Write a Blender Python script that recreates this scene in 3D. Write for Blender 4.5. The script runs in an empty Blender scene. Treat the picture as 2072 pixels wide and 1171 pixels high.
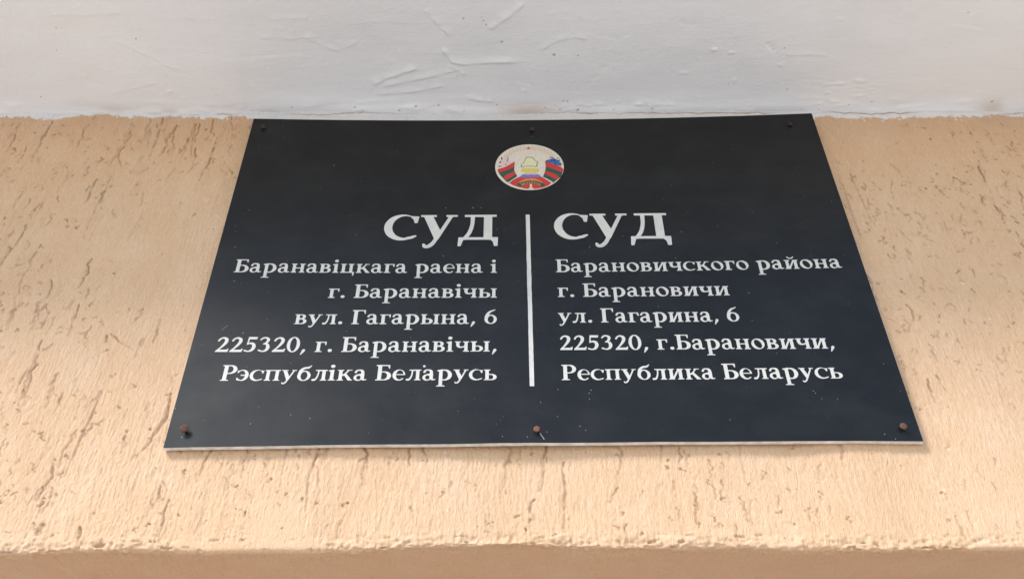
import bpy, bmesh, math, random
import numpy as np
from mathutils import Matrix, Vector
from mathutils.geometry import tessellate_polygon
random.seed(4); rng = np.random.default_rng(11)
S = bpy.context.scene; COL = S.collection
R = math.radians

# ------------------------------------------------------------------ camera
cam = bpy.data.objects.new('camera', bpy.data.cameras.new('camera')); COL.objects.link(cam)
CR = ((0.9999458749296694, 0.007381848642032774, 0.007331815720804973),
      (0.0009547358298487938, 0.6366208548469876, -0.771176358334062),
      (-0.010360293945295517, 0.7711416183065966, 0.6365793499830562))
m = Matrix(((CR[0][0], -CR[1][0], -CR[2][0]), (CR[0][1], -CR[1][1], -CR[2][1]), (CR[0][2], -CR[1][2], -CR[2][2]))).to_4x4()
m.translation = (-0.014607639, -0.619171980, -0.552653433)
cam.matrix_world = m
cam.data.sensor_width = 36.0; cam.data.lens = 1800.0/2072.0*36.0
cam.data.clip_start = 0.01; cam.data.clip_end = 500
S.camera = cam

# ------------------------------------------------------------------ sky, sun, exposure
SUN_EL, SUN_AZ = R(45), R(-50)          # azimuth from straight in front of the wall, towards the left
w = bpy.data.worlds.new('World'); S.world = w; w.use_nodes = True
nt = w.node_tree; bg = nt.nodes['Background']
sky = nt.nodes.new('ShaderNodeTexSky'); sky.sky_type = 'NISHITA'; sky.sun_disc = False
sky.sun_elevation = SUN_EL; sky.sun_rotation = R(180) - SUN_AZ
sky.air_density = 1.45; sky.dust_density = 1.1; sky.ozone_density = 1.0
nt.links.new(sky.outputs[0], bg.inputs[0]); bg.inputs[1].default_value = 0.15
sun = bpy.data.objects.new('sun', bpy.data.lights.new('sun', 'SUN')); COL.objects.link(sun)
sun.data.energy = 3.0; sun.data.angle = R(17); sun.data.color = (1.0, 0.965, 0.94)
to_sun = Vector((math.sin(SUN_AZ)*math.cos(SUN_EL), -math.cos(SUN_AZ)*math.cos(SUN_EL), math.sin(SUN_EL)))
sun.rotation_euler = to_sun.to_track_quat('Z', 'Y').to_euler()
sun.location = to_sun*6
S.view_settings.view_transform = 'Standard'; S.view_settings.look = 'None'
S.view_settings.exposure = 0.96; S.view_settings.gamma = 1.0
S.view_settings.use_curve_mapping = False

# ------------------------------------------------------------------ helpers
def link(o, parent=None):
    COL.objects.link(o)
    if parent: o.parent = parent
    return o
def tag(o, label=None, cat=None, group=None, kind=None):
    for k, v in (('label', label), ('category', cat), ('group', group), ('kind', kind)):
        if v: o[k] = v
    return o
def mesh_np(name, V, F, mats, parent=None, smooth=True, mi=None):
    me = bpy.data.meshes.new(name)
    V = np.asarray(V, np.float32); F = np.asarray(F, np.int32)
    me.vertices.add(len(V)); me.vertices.foreach_set('co', V.ravel())
    me.loops.add(F.size); me.loops.foreach_set('vertex_index', F.ravel())
    me.polygons.add(len(F)); me.polygons.foreach_set('loop_start', np.arange(0, F.size, F.shape[1], dtype=np.int32))
    me.polygons.foreach_set('loop_total', np.full(len(F), F.shape[1], np.int32))
    if mi is not None: me.polygons.foreach_set('material_index', np.asarray(mi, np.int32))
    me.update(calc_edges=True); me.validate()
    me.polygons.foreach_set('use_smooth', np.full(len(me.polygons), bool(smooth)))
    for a in (mats if isinstance(mats, (list, tuple)) else [mats]): me.materials.append(a)
    return link(bpy.data.objects.new(name, me), parent)
def attr(o, name, vals):
    a = o.data.attributes.new(name, 'FLOAT', 'POINT'); a.data.foreach_set('value', np.asarray(vals, np.float32).ravel())
class N:
    def __init__(s, name, rough=.6, spec=.5):
        s.m = bpy.data.materials.new(name); s.m.use_nodes = True; s.t = s.m.node_tree
        s.b = s.t.nodes['Principled BSDF']; s.b.inputs['Roughness'].default_value = rough
        s.b.inputs['Specular IOR Level'].default_value = spec
        s.co = s.t.nodes.new('ShaderNodeTexCoord').outputs['Object']
    def new(s, k, **kw):
        n = s.t.nodes.new(k)
        for a, v in kw.items(): setattr(n, a, v)
        return n
    def l(s, a, b): s.t.links.new(a, b)
    def noise(s, scale, detail=4, rough=.55, stretch=None):
        n = s.new('ShaderNodeTexNoise'); n.inputs['Scale'].default_value = scale; n.inputs['Detail'].default_value = detail
        n.inputs['Roughness'].default_value = rough
        src = s.co
        if stretch:
            mp = s.new('ShaderNodeMapping'); mp.inputs['Scale'].default_value = stretch; s.l(src, mp.inputs[0]); src = mp.outputs[0]
        s.l(src, n.inputs['Vector']); return n.outputs['Fac']
    def ramp(s, f, a, b, lo=0., hi=1.):
        n = s.new('ShaderNodeMapRange'); n.inputs[1].default_value = a; n.inputs[2].default_value = b
        n.inputs[3].default_value = lo; n.inputs[4].default_value = hi; s.l(f, n.inputs[0]); return n.outputs[0]
    def mix(s, f, a, b):
        n = s.new('ShaderNodeMix', data_type='RGBA')
        for v, i in ((f, 0), (a, 6), (b, 7)):
            if isinstance(v, (int, float)): n.inputs[i].default_value = v
            elif isinstance(v, tuple): n.inputs[i].default_value = (*v, 1)
            else: s.l(v, n.inputs[i])
        return n.outputs[2]
    def math(s, op, a, b):
        n = s.new('ShaderNodeMath', operation=op)
        for v, i in ((a, 0), (b, 1)):
            if isinstance(v, (int, float)): n.inputs[i].default_value = v
            else: s.l(v, n.inputs[i])
        return n.outputs[0]
    def at(s, name): return s.new('ShaderNodeAttribute', attribute_name=name).outputs['Fac']
    def col(s, c):
        if isinstance(c, tuple): s.b.inputs['Base Color'].default_value = (*c, 1)
        else: s.l(c, s.b.inputs['Base Color'])
        return s
    def rough(s, f): s.l(f, s.b.inputs['Roughness']); return s
    def bump(s, h, dist, strength=1.):
        n = s.new('ShaderNodeBump'); n.inputs['Distance'].default_value = dist; n.inputs['Strength'].default_value = strength
        s.l(h, n.inputs['Height']); s.l(n.outputs[0], s.b.inputs['Normal']); return s

# ------------------------------------------------------------------ materials
n = N('peach_plaster', .9, .25)
c = n.mix(n.ramp(n.noise(9, 5), .38, .66), (.655, .445, .288), (.672, .472, .318))
c = n.mix(n.ramp(n.noise(60, 4, .6, (1, 1, .3)), .45, .75, 0, .5), c, (.61, .395, .24))
c = n.mix(n.ramp(n.noise(24, 5, .6), .50, .72, 0, .35), c, (.72, .56, .41))
c = n.mix(n.ramp(n.noise(620, 4, .7, (1, 1, .5)), .42, .72, 0, .30), c, (.52, .32, .19))
c = n.mix(n.ramp(n.noise(330, 2, .5, (1, 1, .6)), .70, .78, 0, .65), c, (.30, .17, .09))
c = n.mix(n.ramp(n.noise(520, 4, .7, (1, 1, .22)), .50, .70, 0, .24), c, (.44, .26, .15))
c = n.mix(n.ramp(n.noise(330, 5, .7, (1.1, 1, .3)), .54, .74, 0, .5), c, (.74, .58, .43))
c = n.mix(n.at('groove_brown'), c, (.26, .135, .072))
c = n.mix(n.at('paint'), c, (.78, .80, .81))
n.col(c); n.bump(n.math('ADD', n.math('ADD', n.noise(900, 3, .6, (1, 1, .35)), n.math('MULTIPLY', n.noise(520, 4, .7, (1, 1, .22)), -.8)), n.math('MULTIPLY', n.noise(1900, 3, .7), .8)), .0014, .9)
M_WALL = n.m
n = N('white_paint', .75, .3)
c = n.mix(n.ramp(n.noise(7, 4), .35, .65), (.70, .73, .76), (.735, .76, .785))
c = n.mix(n.ramp(n.noise(60, 5, .65, (.55, 1, 1)), .5, .8, 0, .3), c, (.69, .70, .70))
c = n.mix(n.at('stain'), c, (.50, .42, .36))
c = n.mix(n.at('speck'), c, (.07, .06, .05))
n.col(c); n.bump(n.math('ADD', n.noise(420, 4, .65, (.5, 1, 1)), n.math('MULTIPLY', n.noise(1500, 3, .7), .6)), .0006, .7)
M_CEIL = n.m
n = N('black_vinyl', .34, .22)
dust = n.ramp(n.noise(850, 2), .70, .80, 0, .35)
smear = n.ramp(n.noise(16, 8, .72, (1, 1, 1.6)), .42, .72, 0, .9)
c = n.mix(smear, (.0058, .0063, .0070), (.013, .014, .015))
c = n.mix(dust, c, (.10, .105, .11))
n.col(c); n.rough(n.ramp(n.noise(22, 5, .6), .3, .7, .31, .42)); n.bump(n.noise(160, 2), .0002, .12)
M_BLACK = n.m
M_CORE = N('plastic_core', .6, .4).m
n = N('plastic_core_edge', .6, .4); n.col(n.mix(n.ramp(n.noise(90, 4), .4, .65), (.56, .54, .50), (.76, .75, .73))); M_CORE = n.m
n = N('silver_white_vinyl', .42, .5)
c = n.mix(n.ramp(n.noise(45, 5, .65), .42, .72), (.51, .50, .475), (.42, .41, .40))
n.col(n.mix(n.ramp(n.noise(260, 5, .7), .60, .74, 0, .6), c, (.22, .22, .22))); n.bump(n.noise(700, 2), .0002, .3)
M_LET = n.m
n = N('fleck_paint', .6, .4); n.col((.24, .25, .255)); M_FLECK = n.m
def flat(name, c, var=.12, rough=.45):
    n = N(name, rough, .4); n.col(n.mix(n.ramp(n.noise(420, 3), .35, .65), c, tuple(min(1, v*(1-var)) for v in c))); return n.m
def rust(name, a, b):
    n = N(name, .85, .3); n.col(n.mix(n.ramp(n.noise(700, 4, .7), .4, .6), a, b)); n.bump(n.noise(1400, 3), .0004, .7); return n.m
M_RUST = [rust('rusty_iron', (.115, .058, .042), (.065, .033, .026)), rust('dark_rusty_iron', (.055, .026, .022), (.025, .015, .014)), rust('red_rusty_iron', (.19, .08, .055), (.11, .046, .036))]
n = N('street_paving', .9, .3); n.col(n.mix(n.noise(1.3, 6), (.48, .425, .365), (.56, .50, .44))); n.bump(n.noise(60, 4), .004, .6); M_GROUND = n.m

# ------------------------------------------------------------------ the setting: ground, wall, ceiling
def plain_box(x0, x1, y0, y1, z0, z1):
    V = [(x, y, z) for x in (x0, x1) for y in (y0, y1) for z in (z0, z1)]
    F = [(0, 1, 3, 2), (4, 6, 7, 5), (0, 4, 5, 1), (2, 3, 7, 6), (0, 2, 6, 4), (1, 5, 7, 3)]
    return V, F
g = 150.
tag(mesh_np('ground', [(-g, -g, -2.2), (g, -g, -2.2), (g, g, -2.2), (-g, g, -2.2)], [(0, 1, 2, 3)], M_GROUND, smooth=False), kind='structure')

def gnoise(shape, sy, sx, seed):
    """unit-variance noise, gaussian-filtered to sy, sx cells"""
    r = np.random.default_rng(seed).standard_normal(shape)
    fy = np.fft.fftfreq(shape[0])[:, None]; fx = np.fft.rfftfreq(shape[1])[None]
    h = np.fft.irfft2(np.fft.rfft2(r)*np.exp(-2*np.pi**2*((fy*sy)**2 + (fx*sx)**2)), s=shape)
    return h/h.std()
sm = lambda a, b, x: (lambda t: t*t*(3-2*t))(np.clip((x-a)/(b-a), 0, 1))

WY = .0105                       # wall surface
ZC = .2200                       # underside of the canopy
DX = .0008
xs = np.arange(-1., 1.0001, DX)
Z_TOP = .235
bot = np.array([(-1., -.2868), (-.5111, -.2867), (-.4002, -.2873), (-.3745, -.2872), (-.3457, -.2852), (-.2908, -.2842), (-.2463, -.2859), (-.2099, -.2846), (-.144, -.2844), (-.1076, -.2827), (-.0711, -.2802), (-.0161, -.2792), (.0387, -.2809), (.0824, -.2815), (.13, -.2802), (.1988, -.2818), (.2568, -.2819), (.3116, -.2806), (.3558, -.2804), (.4383, -.28), (1., -.279)])
pnt = np.array([(-1., .212), (-.6211, .2129), (-.5886, .2137), (-.5603, .2112), (-.5316, .207), (-.506, .2119), (-.4961, .2153), (-.463, .2144), (-.4455, .2102), (-.408, .2126), (-.386, .2117), (-.3472, .2083), (-.3263, .2125), (-.3072, .2091), (-.29, .196), (0, .195), (.29, .196), (.3052, .2098), (.3318, .2089), (.3639, .2089), (.4173, .2088), (.4712, .2103), (.499, .2136), (.5318, .2127), (1., .211)])
zb = np.interp(xs, bot[:, 0], bot[:, 1]) - .0014
RAD = .0025; NF = 606; NA = 7
rows_back = np.concatenate([np.arange(.001, .06, .0012), np.linspace(.062, .39, 40)])
ns = NF + NA + len(rows_back)
nx = len(xs)
# profile (front going down, quarter round, underside going back)
t = np.linspace(0, 1, NF)[:, None]
zr = Z_TOP + (zb[None] + RAD - Z_TOP)*t
LEAN = lambda z: WY - .0054*sm(.15, -.2, z)
WB = float(LEAN(-.28))
PY = np.vstack([LEAN(zr), np.array([WB + RAD*(1-math.cos(a)) for a in np.linspace(0, math.pi/2, NA+1)[1:]])[:, None]*np.ones(nx), (WB + RAD + rows_back)[:, None]*np.ones(nx)])
PZ = np.vstack([zr, zb[None] + RAD*(1-np.sin(np.linspace(0, math.pi/2, NA+1)[1:]))[:, None], np.ones((len(rows_back), 1))*zb[None] + (rows_back*.0)[:, None]])
an = np.concatenate([np.zeros(NF), np.linspace(0, math.pi/2, NA+1)[1:], np.full(len(rows_back), math.pi/2)])[:, None]
front = (np.arange(ns) < NF)[:, None]
X2 = np.broadcast_to(xs[None], (ns, nx))
shp = (ns, nx)
left = sm(.15, -.35, X2)                         # coarser relief towards the left
low = sm(.05, -.22, PZ)
mod = sm(-1., 1.2, gnoise(shp, 45, 55, 3))
H = .00075*gnoise(shp, 40, 28, 1) + .00016*gnoise(shp, 14, 3.5, 2)*(.35+.45*left) + (.00013*gnoise(shp, 5, .7, 4) + .00010*gnoise(shp, .7, .6, 5) + .00012*gnoise(shp, 2.2, .55, 55))*(.35+.22*left*low+.22*low+.3*mod)
H += .0006*np.maximum(gnoise(shp, 20, 8, 6)-1.2, 0)*left*low
D = np.zeros(shp); DP = np.zeros(shp)
grad = (Z_TOP + .28)/NF
def row_of(z): return int((Z_TOP - z)/grad)
def groove(cx, cz, ln, wd, dp, tilt, groove_brown, wob, bend=0.):
    hw = ln/2
    i0, i1 = max(row_of(cz+hw)-4, 0), min(row_of(cz-hw)+4, NF-2)
    e = wd*2 + abs(tilt)*hw + .004
    j0, j1 = max(int((cx-e+1)/DX), 0), min(int((cx+e+1)/DX)+1, nx)
    if i1 <= i0+1 or j1 <= j0+1: return
    zz = Z_TOP - np.arange(i0, i1)[:, None]*grad; xx = xs[None, j0:j1]
    u = (zz - cz)/hw
    ph = rng.uniform(0, 6.28, 4)
    cl = cx + tilt*(zz-cz) + wob*(np.sin(u*3+ph[0]) + .6*np.sin(u*7.3+ph[1]) + .35*np.sin(u*15+ph[2])) + bend*u*u
    wl = wd*(.75+.25*np.sin(u*5+ph[3])+.18*np.sin(u*19+ph[1]))*np.sqrt(np.clip(1-np.abs(u)**3, 0, 1))
    d = np.abs(xx - cl)
    k = 1 - sm(wl*.45, wl+.0011, d)
    k *= (np.abs(u) < 1)
    top_bias = .45 + .55*sm(-1, .5, u)               # deepest where the dragged stone first bit, at the top
    H_ = dp*k*top_bias
    D[i0:i1, j0:j1] = np.maximum(D[i0:i1, j0:j1], H_)
    edge = np.exp(-((xx-cl-wl*.8)/.0012)**2)*(np.abs(u) < 1)
    DP[i0:i1, j0:j1] = np.maximum(DP[i0:i1, j0:j1], groove_brown*k*(.25+.75*edge)*(.4+.6*top_bias))  # groove colour: browner towards one edge and the top end
def many(n, fx, lo, hi, wl, dl, groove_brown):
    for _ in range(n):
        x = rng.uniform(-1, 1); z = rng.uniform(-.275, .20)
        if rng.random() > fx(x, z): continue
        ln = np.exp(rng.uniform(np.log(lo), np.log(hi)))
        groove(x, z, ln, rng.uniform(*wl), rng.uniform(*dl), rng.normal(0, .09) if rng.random() < .9 or ln > .02 else rng.normal(0, .5), rng.uniform(*groove_brown), rng.uniform(.0002, .0016), rng.normal(0, .0018))
clus = gnoise((60, 200), 4, 6, 9); 
def dens(x, z): return np.clip(.42 + .36*clus[int((z+.3)/.6*59), int((x+1)/2*199)] + (.12 if x < 0 else 0), .04, 1)*(.55 if abs(x) < .36 and z < -.17 else 1)*(1 if z > -.12 else .8)
many(900, lambda x, z: dens(x, z)*(1 if x < .1 else .5), .008, .034, (.0004, .0011), (.0006, .0014), (.35, .95))
many(420, lambda x, z: dens(x, z)*(1 if x < .1 else .5), .030, .085, (.0004, .0010), (.0006, .0013), (.35, .95))
many(330, lambda x, z: dens(x, z)*(1 if x < 0 else .5), .008, .034, (.0014, .0030), (.0006, .0014), (.15, .55))
many(300, lambda x, z: (x < .05)*dens(x, z)*1.2, .014, .075, (.0006, .0015), (.0008, .0016), (.75, 1.1))
many(120, lambda x, z: (x > .15)*dens(x, z), .010, .035, (.0004, .0010), (.0006, .0012), (.6, 1.))
many(4200, dens, .0018, .006, (.0004, .0011), (.0006, .0015), (.4, 1.))
many(5200, lambda x, z: dens(x, z)*(.3 if x < .1 else 1), .003, .020, (.0002, .0005), (.0004, .0009), (.3, .85))
H -= D*np.where(front, 1, 0)
GROOVE_BROWN = DP*sm(-1.2, .4, gnoise(shp, 2.2, 1.6, 12))
# crumbling lower edge
near = np.exp(-((PZ - zb[None] - .004)/.006)**2)*np.where(front, 1, sm(.030, .0, PY-WB))
H += near*(.0006*gnoise(shp, 3.5, 9, 13) + .00045*gnoise(shp, 1.1, 1.5, 14) + .0003 - .0018*sm(1.45, 1.9, gnoise(shp, 1.0, 4.2, 56)))
H *= np.where(front | (PY-WB < RAD+.001), 1, np.clip(.45 + near, 0, 1))
H = np.minimum(H, .0016)
# the plate presses on the wall: nothing sticks out behind it
H = np.where((np.abs(X2) < .31) & (PZ > .02) & front, np.minimum(H, .0004), H)
# white paint carried down from the canopy
pe = np.interp(xs, pnt[:, 0], pnt[:, 1])[None] + .0011*gnoise(shp, 3, 2.4, 15) + .0007*gnoise(shp, .9, .9, 16)
PA = sm(-.0004, .0006, PZ - pe)
PA = np.maximum(PA, (gnoise(shp, .9, 1.1, 17) > 1.75)*(PZ > pe-.006)*(gnoise(shp, 8, 25, 18) > -.1)*.9)
for _ in range(38):                                # pale stones left in the pits
    x = rng.uniform(-.6, .6); z = rng.uniform(-.27, .02); r = rng.uniform(.0005, .0011)
    i, j = row_of(z), int((x+1)/DX)
    sl = np.s_[max(i-3, 0):i+4, max(j-3, 0):j+4]
    q = np.exp(-(((X2[sl]-x)/r)**2+((PZ[sl]-z)/r)**2)); PA[sl] = np.maximum(PA[sl], np.clip(q*rng.uniform(.4, 1.1), 0, .7)); H[sl] += .0004*q
H += PA*.0005*np.where(front, 1, 0)*(1+.6*gnoise(shp, 2, 3, 19))
# hairline crack in the corner
ck = ZC - .0012 - .0012*np.abs(gnoise((1, nx), 0, 14, 20)) - .001*np.abs(gnoise((1, nx), 0, 4, 21))*.5
kk = np.exp(-((PZ-ck)/.0008)**2)*sm(-.5, .6, gnoise((1, nx), 0, 30, 22))*np.where(front, 1, 0)
H -= kk*.0012; CR_ = kk
keep = (np.abs(xs) <= .62) | (np.arange(nx) % 5 == 0)
kx = np.where(keep)[0]
Yd = PY - H*np.cos(an); Zd = PZ - H*np.sin(an)
V = np.stack([X2, Yd, Zd], -1)[:, kx].reshape(-1, 3); nc = len(kx)
ii, jj = np.meshgrid(np.arange(ns-1), np.arange(nc-1), indexing='ij'); q = ii*nc + jj
F = np.stack([q, q+nc, q+nc+1, q+1], -1).reshape(-1, 4)
for bx_ in ((-1, 1, .03, .40, -.262, .37), (-1, 1, .38, .50, -2.2, -.2622)):     # the wall's own bulk; unseen slab below added to block back light
    bv, bf = plain_box(*bx_); F = np.vstack([F, np.array(bf)+len(V)]); V = np.vstack([V, bv])
wall = mesh_np('wall', V, F, M_WALL)
pad = np.zeros(8)
attr(wall, 'groove_brown', np.concatenate([np.clip(GROOVE_BROWN[:, kx].ravel()*.92 + CR_[:, kx].ravel()*.9, 0, .92), pad, pad])); attr(wall, 'paint', np.concatenate([np.clip(PA - CR_*.95, 0, 1)[:, kx].ravel(), pad, pad]))
tag(wall, 'peach wall of rough grooved plaster behind the black sign', 'wall', kind='structure')

# canopy
RID = [[[-175.0,-23.5],[-157.9,-33.8],[-139.9,-40.1],[-122.0,-48.3]],[[-96.9,-73.4],[-94.3,-66.1],[-91.1,-60.6],[-86.4,-53.8],[-71.5,-51.3],[-57.5,-53.8],[-31.6,-55.0],[-6.9,-55.5]],[[-48.1,-93.3],[-27.5,-108.7],[-9.4,-126.4]],[[3.2,-67.7],[16.6,-77.9],[28.0,-83.8],[43.5,-85.5],[55.2,-81.9]],[[-174.9,-12.3],[-142.0,-14.9],[-112.8,-20.1],[-94.3,-26.0]],[[-111.5,-117.3],[-101.2,-103.8],[-85.6,-84.0]],[[-75.5,-10.2],[-59.1,-5.5],[-44.7,-4.8]],[[-486.1,-111.0],[-446.5,-110.9],[-408.2,-114.1]],[[-284.2,-84.5],[-249.4,-82.0],[-218.4,-85.5]],[[-238.4,-86.2],[-206.5,-65.1],[-178.8,-80.1]],[[-165.6,-22.2],[-133.0,-30.6],[-95.5,-40.1],[-82.2,-45.1]],[[-92.3,-49.5],[-82.2,-45.1],[-74.8,-36.8]],[[106.3,-0.5],[133.5,2.2],[154.8,0.9]],[[235.0,-76.2],[245.4,-65.4]],[[258.2,-62.9],[283.6,-62.9],[304.2,-61.6]],[[-269.5,-105.3],[-239.3,-107.5],[-227.2,-106.3]],[[25.8,2.8],[52.6,-0.6],[79.6,0.8]]]
BLOB = [[-478.3,-37.6],[-392.6,-19.3],[-451.9,-122.6],[157.6,-40.2],[211.2,-30.6],[343.9,-30.3],[183.9,-69.1],[324.1,-26.5],[337.7,-15.4],[325.1,-3.5],[309.6,-1.5],[349.8,-10.1],[337.1,1.2],[314.1,-14.8],[232.8,1.7],[248.7,1.1],[125.4,2.2],[90.0,-3.2],[111.8,0.2],[302.4,-105.0],[255.8,-50.7],[-44.1,-5.4],[58.1,1.5],[-12.0,-19.3],[201.7,-65.5],[169.8,-58.2]]
SPK = [[-54.5,-109.3],[-52.2,-104.8],[-49.9,-100.2],[-82.6,-36.9],[30.9,-5.3],[35.3,-4.6],[47.1,17.9],[86.5,20.0],[-41.0,-0.0],[-148.4,16.2],[-129.6,1.2],[-34.8,-79.8],[-72.3,-107.7],[128.6,6.3],[143.2,15.2],[291.6,7.9],[-311.0,8.4],[495.0,-1.9],[-496.5,-69.4],[19.0,-64.7],[-189.0,12.7],[-77.5,19.8]]
CD = .00125
CY0, CY1 = -.225, .02
cx = np.arange(-1, 1.0001, CD); cy = np.arange(CY1, CY0-1e-6, -CD)
XX, YY = np.meshgrid(cx, cy); cs = XX.shape
h = .0010*gnoise(cs, 30, 45, 31) + .00018*gnoise(cs, 7, 12, 36) + .000022*gnoise(cs, 1.2, 9, 32) + .00003*gnoise(cs, 2.5, 18, 33)*sm(-.5, 1, gnoise(cs, 30, 50, 34)) + .00003*gnoise(cs, .8, .8, 35)
spot = np.zeros(cs); stain = np.zeros(cs)
for _ in range(16):                                # fainter sweeps of the trowel
    x_, y_ = rng.uniform(-480, 480), rng.uniform(-125, -12); a_ = rng.normal(0, .55); l_ = rng.uniform(25, 75); k_ = rng.normal(0, 5)
    RID.append([[x_+l_*math.cos(a_)*t_, min(y_+l_*math.sin(a_)*t_+k_*4*t_*(1-t_), 2)] for t_ in (0, .25, .5, .75, 1)])
RH = [.9, .9, .8, .5, .6, .45, .8, .25, .3, .35, .6, .5, .7, -.6, .35, .3, .7] + [rng.choice([.16, .22, .3, -.2]) for _ in range(16)]
for L, hh in zip(RID, RH):
    P = np.array(L)/1000; P[:, 1] = np.minimum(P[:, 1], .008)
    # smooth the line
    tt = np.linspace(0, len(P)-1, (len(P)-1)*12+1); Q = np.stack([np.interp(tt, np.arange(len(P)), P[:, k]) for k in (0, 1)], 1)
    if len(Q) > 14: 
        for _ in range(12): Q[1:-1] = (Q[:-2]+2*Q[1:-1]+Q[2:])/4
    j0, j1 = int((Q[:, 0].min()-.02+1)/CD), int((Q[:, 0].max()+.02+1)/CD); i0, i1 = max(int((CY1-Q[:, 1].max()-.02)/CD), 0), int((CY1-Q[:, 1].min()+.02)/CD)
    sx, sy = XX[i0:i1, j0:j1], YY[i0:i1, j0:j1]
    best = np.full(sx.shape, 1e9); sd = np.zeros(sx.shape); ta = np.zeros(sx.shape)
    for k in range(len(Q)-1):
        a, e = Q[k], Q[k+1]-Q[k]; l2 = e@e+1e-12
        tq = np.clip(((sx-a[0])*e[0]+(sy-a[1])*e[1])/l2, 0, 1)
        ddx, ddy = sx-a[0]-tq*e[0], sy-a[1]-tq*e[1]; dd = np.hypot(ddx, ddy)
        b = dd < best; best = np.where(b, dd, best); sd = np.where(b, np.sign(e[0]*ddy-e[1]*ddx), sd); ta = np.where(b, (k+tq)/(len(Q)-1), ta)
    s_ = best*sd; taper = sm(0, .12, ta)*sm(1, .85, ta)*(.7+.3*np.sin(ta*17))
    prof = np.where(s_ > 0, np.exp(-(s_/.0011)**2), np.exp(-(s_/.0045)**2))
    h[i0:i1, j0:j1] += hh*.0017*prof*taper
for bx, by in BLOB:
    bx, by = bx/1000, min(by/1000, .004); r = rng.uniform(.0012, .0026); st = rng.uniform(1, 2.6); hh = rng.uniform(.0005, .0011)
    j, i = int((bx+1)/CD), int((CY1-by)/CD); s_ = np.s_[max(i-8, 0):i+9, j-14:j+15]
    ql = np.exp(-(((XX[s_]-bx)/(r*st))**2+((YY[s_]-by)/r)**2)**1.5); h[s_] += hh*ql
for k in range(60):
    bx, by = rng.uniform(.28, .37), rng.uniform(-.035, .004)
    r = rng.uniform(.0008, .0014); st = rng.uniform(2, 5); j, i = int((bx+1)/CD), int((CY1-by)/CD); s_ = np.s_[max(i-6, 0):i+7, j-12:j+13]
    h[s_] += rng.uniform(.0002, .0005)*np.exp(-(((XX[s_]-bx)/(r*st))**2+((YY[s_]-by)/r)**2))
for k in range(150):
    bx, by = rng.uniform(-.65, .65), rng.uniform(-.2, .0); r = rng.uniform(.0008, .0013)
    j, i = int((bx+1)/CD), int((CY1-by)/CD); s_ = np.s_[max(i-5, 0):i+6, j-5:j+6]
    h[s_] += rng.choice([-.0003, .0004])*np.exp(-(((XX[s_]-bx)/r)**2+((YY[s_]-by)/r)**2))
spk = [(a/1000, min(b/1000, .007), rng.uniform(.0006, .0014)) for a, b in SPK] + [(rng.uniform(-.6, .6), rng.uniform(-.16, .005), rng.uniform(.0004, .0008)) for _ in range(22)] + [(rng.uniform(-.3, .35), rng.uniform(.000, .008), rng.uniform(.0005, .001)) for _ in range(6)]
for bx, by, r in spk:
    j, i = int((bx+1)/CD), int((CY1-by)/CD); s_ = np.s_[max(i-4, 0):i+5, j-4:j+5]
    spot[s_] = np.maximum(spot[s_], np.exp(-(((XX[s_]-bx)/r)**2+((YY[s_]-by)/(r*.8))**2)**1.5))
sn = gnoise(cs, 6, 9, 40)
stain = np.maximum(.75*np.exp(-(((XX+.010)/.035)**2+((YY-.008)/.010)**2))*sm(-1, 1.2, sn), .6*np.exp(-(((XX-.50)/.018)**2+((YY-.008)/.011)**2))*sm(-1, 1, sn))
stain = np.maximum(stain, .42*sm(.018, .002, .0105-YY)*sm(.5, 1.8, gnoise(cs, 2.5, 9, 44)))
lip = sm(.03, 0, .0105-YY); h += lip*.0012*(.6+.4*gnoise(cs, 4, 20, 41)); h += .0006*lip*np.maximum(gnoise(cs, 2, 5, 42)-.8, 0)
ck2 = (np.abs(cx) <= .63) | (np.arange(len(cx)) % 5 == 0); rk = (cy > -.2) | (np.arange(len(cy)) % 5 == 0); rk[-1] = True
kj, ki = np.where(ck2)[0], np.where(rk)[0]
V = np.stack([XX, YY, ZC - h], -1)[np.ix_(ki, kj)]; nr, nc = V.shape[:2]; V = V.reshape(-1, 3)
ii, jj = np.meshgrid(np.arange(nr-1), np.arange(nc-1), indexing='ij'); q = ii*nc+jj
F = np.stack([q, q+1, q+nc+1, q+nc], -1).reshape(-1, 4)
bv, bf = plain_box(-1, 1, CY0, .028, ZC+.004, .37)
F = np.vstack([F, np.array(bf)+len(V)]); V = np.vstack([V, bv])
ceil = mesh_np('ceiling', V, F, M_CEIL)
attr(ceil, 'speck', np.concatenate([np.clip(spot, 0, .9)[np.ix_(ki, kj)].ravel(), pad])); attr(ceil, 'stain', np.concatenate([np.clip(stain, 0, .9)[np.ix_(ki, kj)].ravel(), pad]))
tag(ceil, 'white painted underside of the canopy with trowel ridges above the sign', 'ceiling', kind='structure')

# ------------------------------------------------------------------ the sign
sign = bpy.data.objects.new('court_sign', None); link(sign); sign.empty_display_size = .1
sign.rotation_euler = (0, -R(.75), 0)
tag(sign, 'black sign with white lettering in two columns and round emblem, nailed to peach wall', 'sign')
def bend(x, z):
    """how far the nailed sheet lies back at (x, z), metres"""
    a = np.interp(z, [-.2, -.12, 0, .2], [-.0023, .001, .0036, .0056]); return a*(1-(x/.3)**2)
def on(x, z, out): return (x, float(bend(x, z)) - out, z)      # a point 'out' in front of the bent sheet

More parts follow.
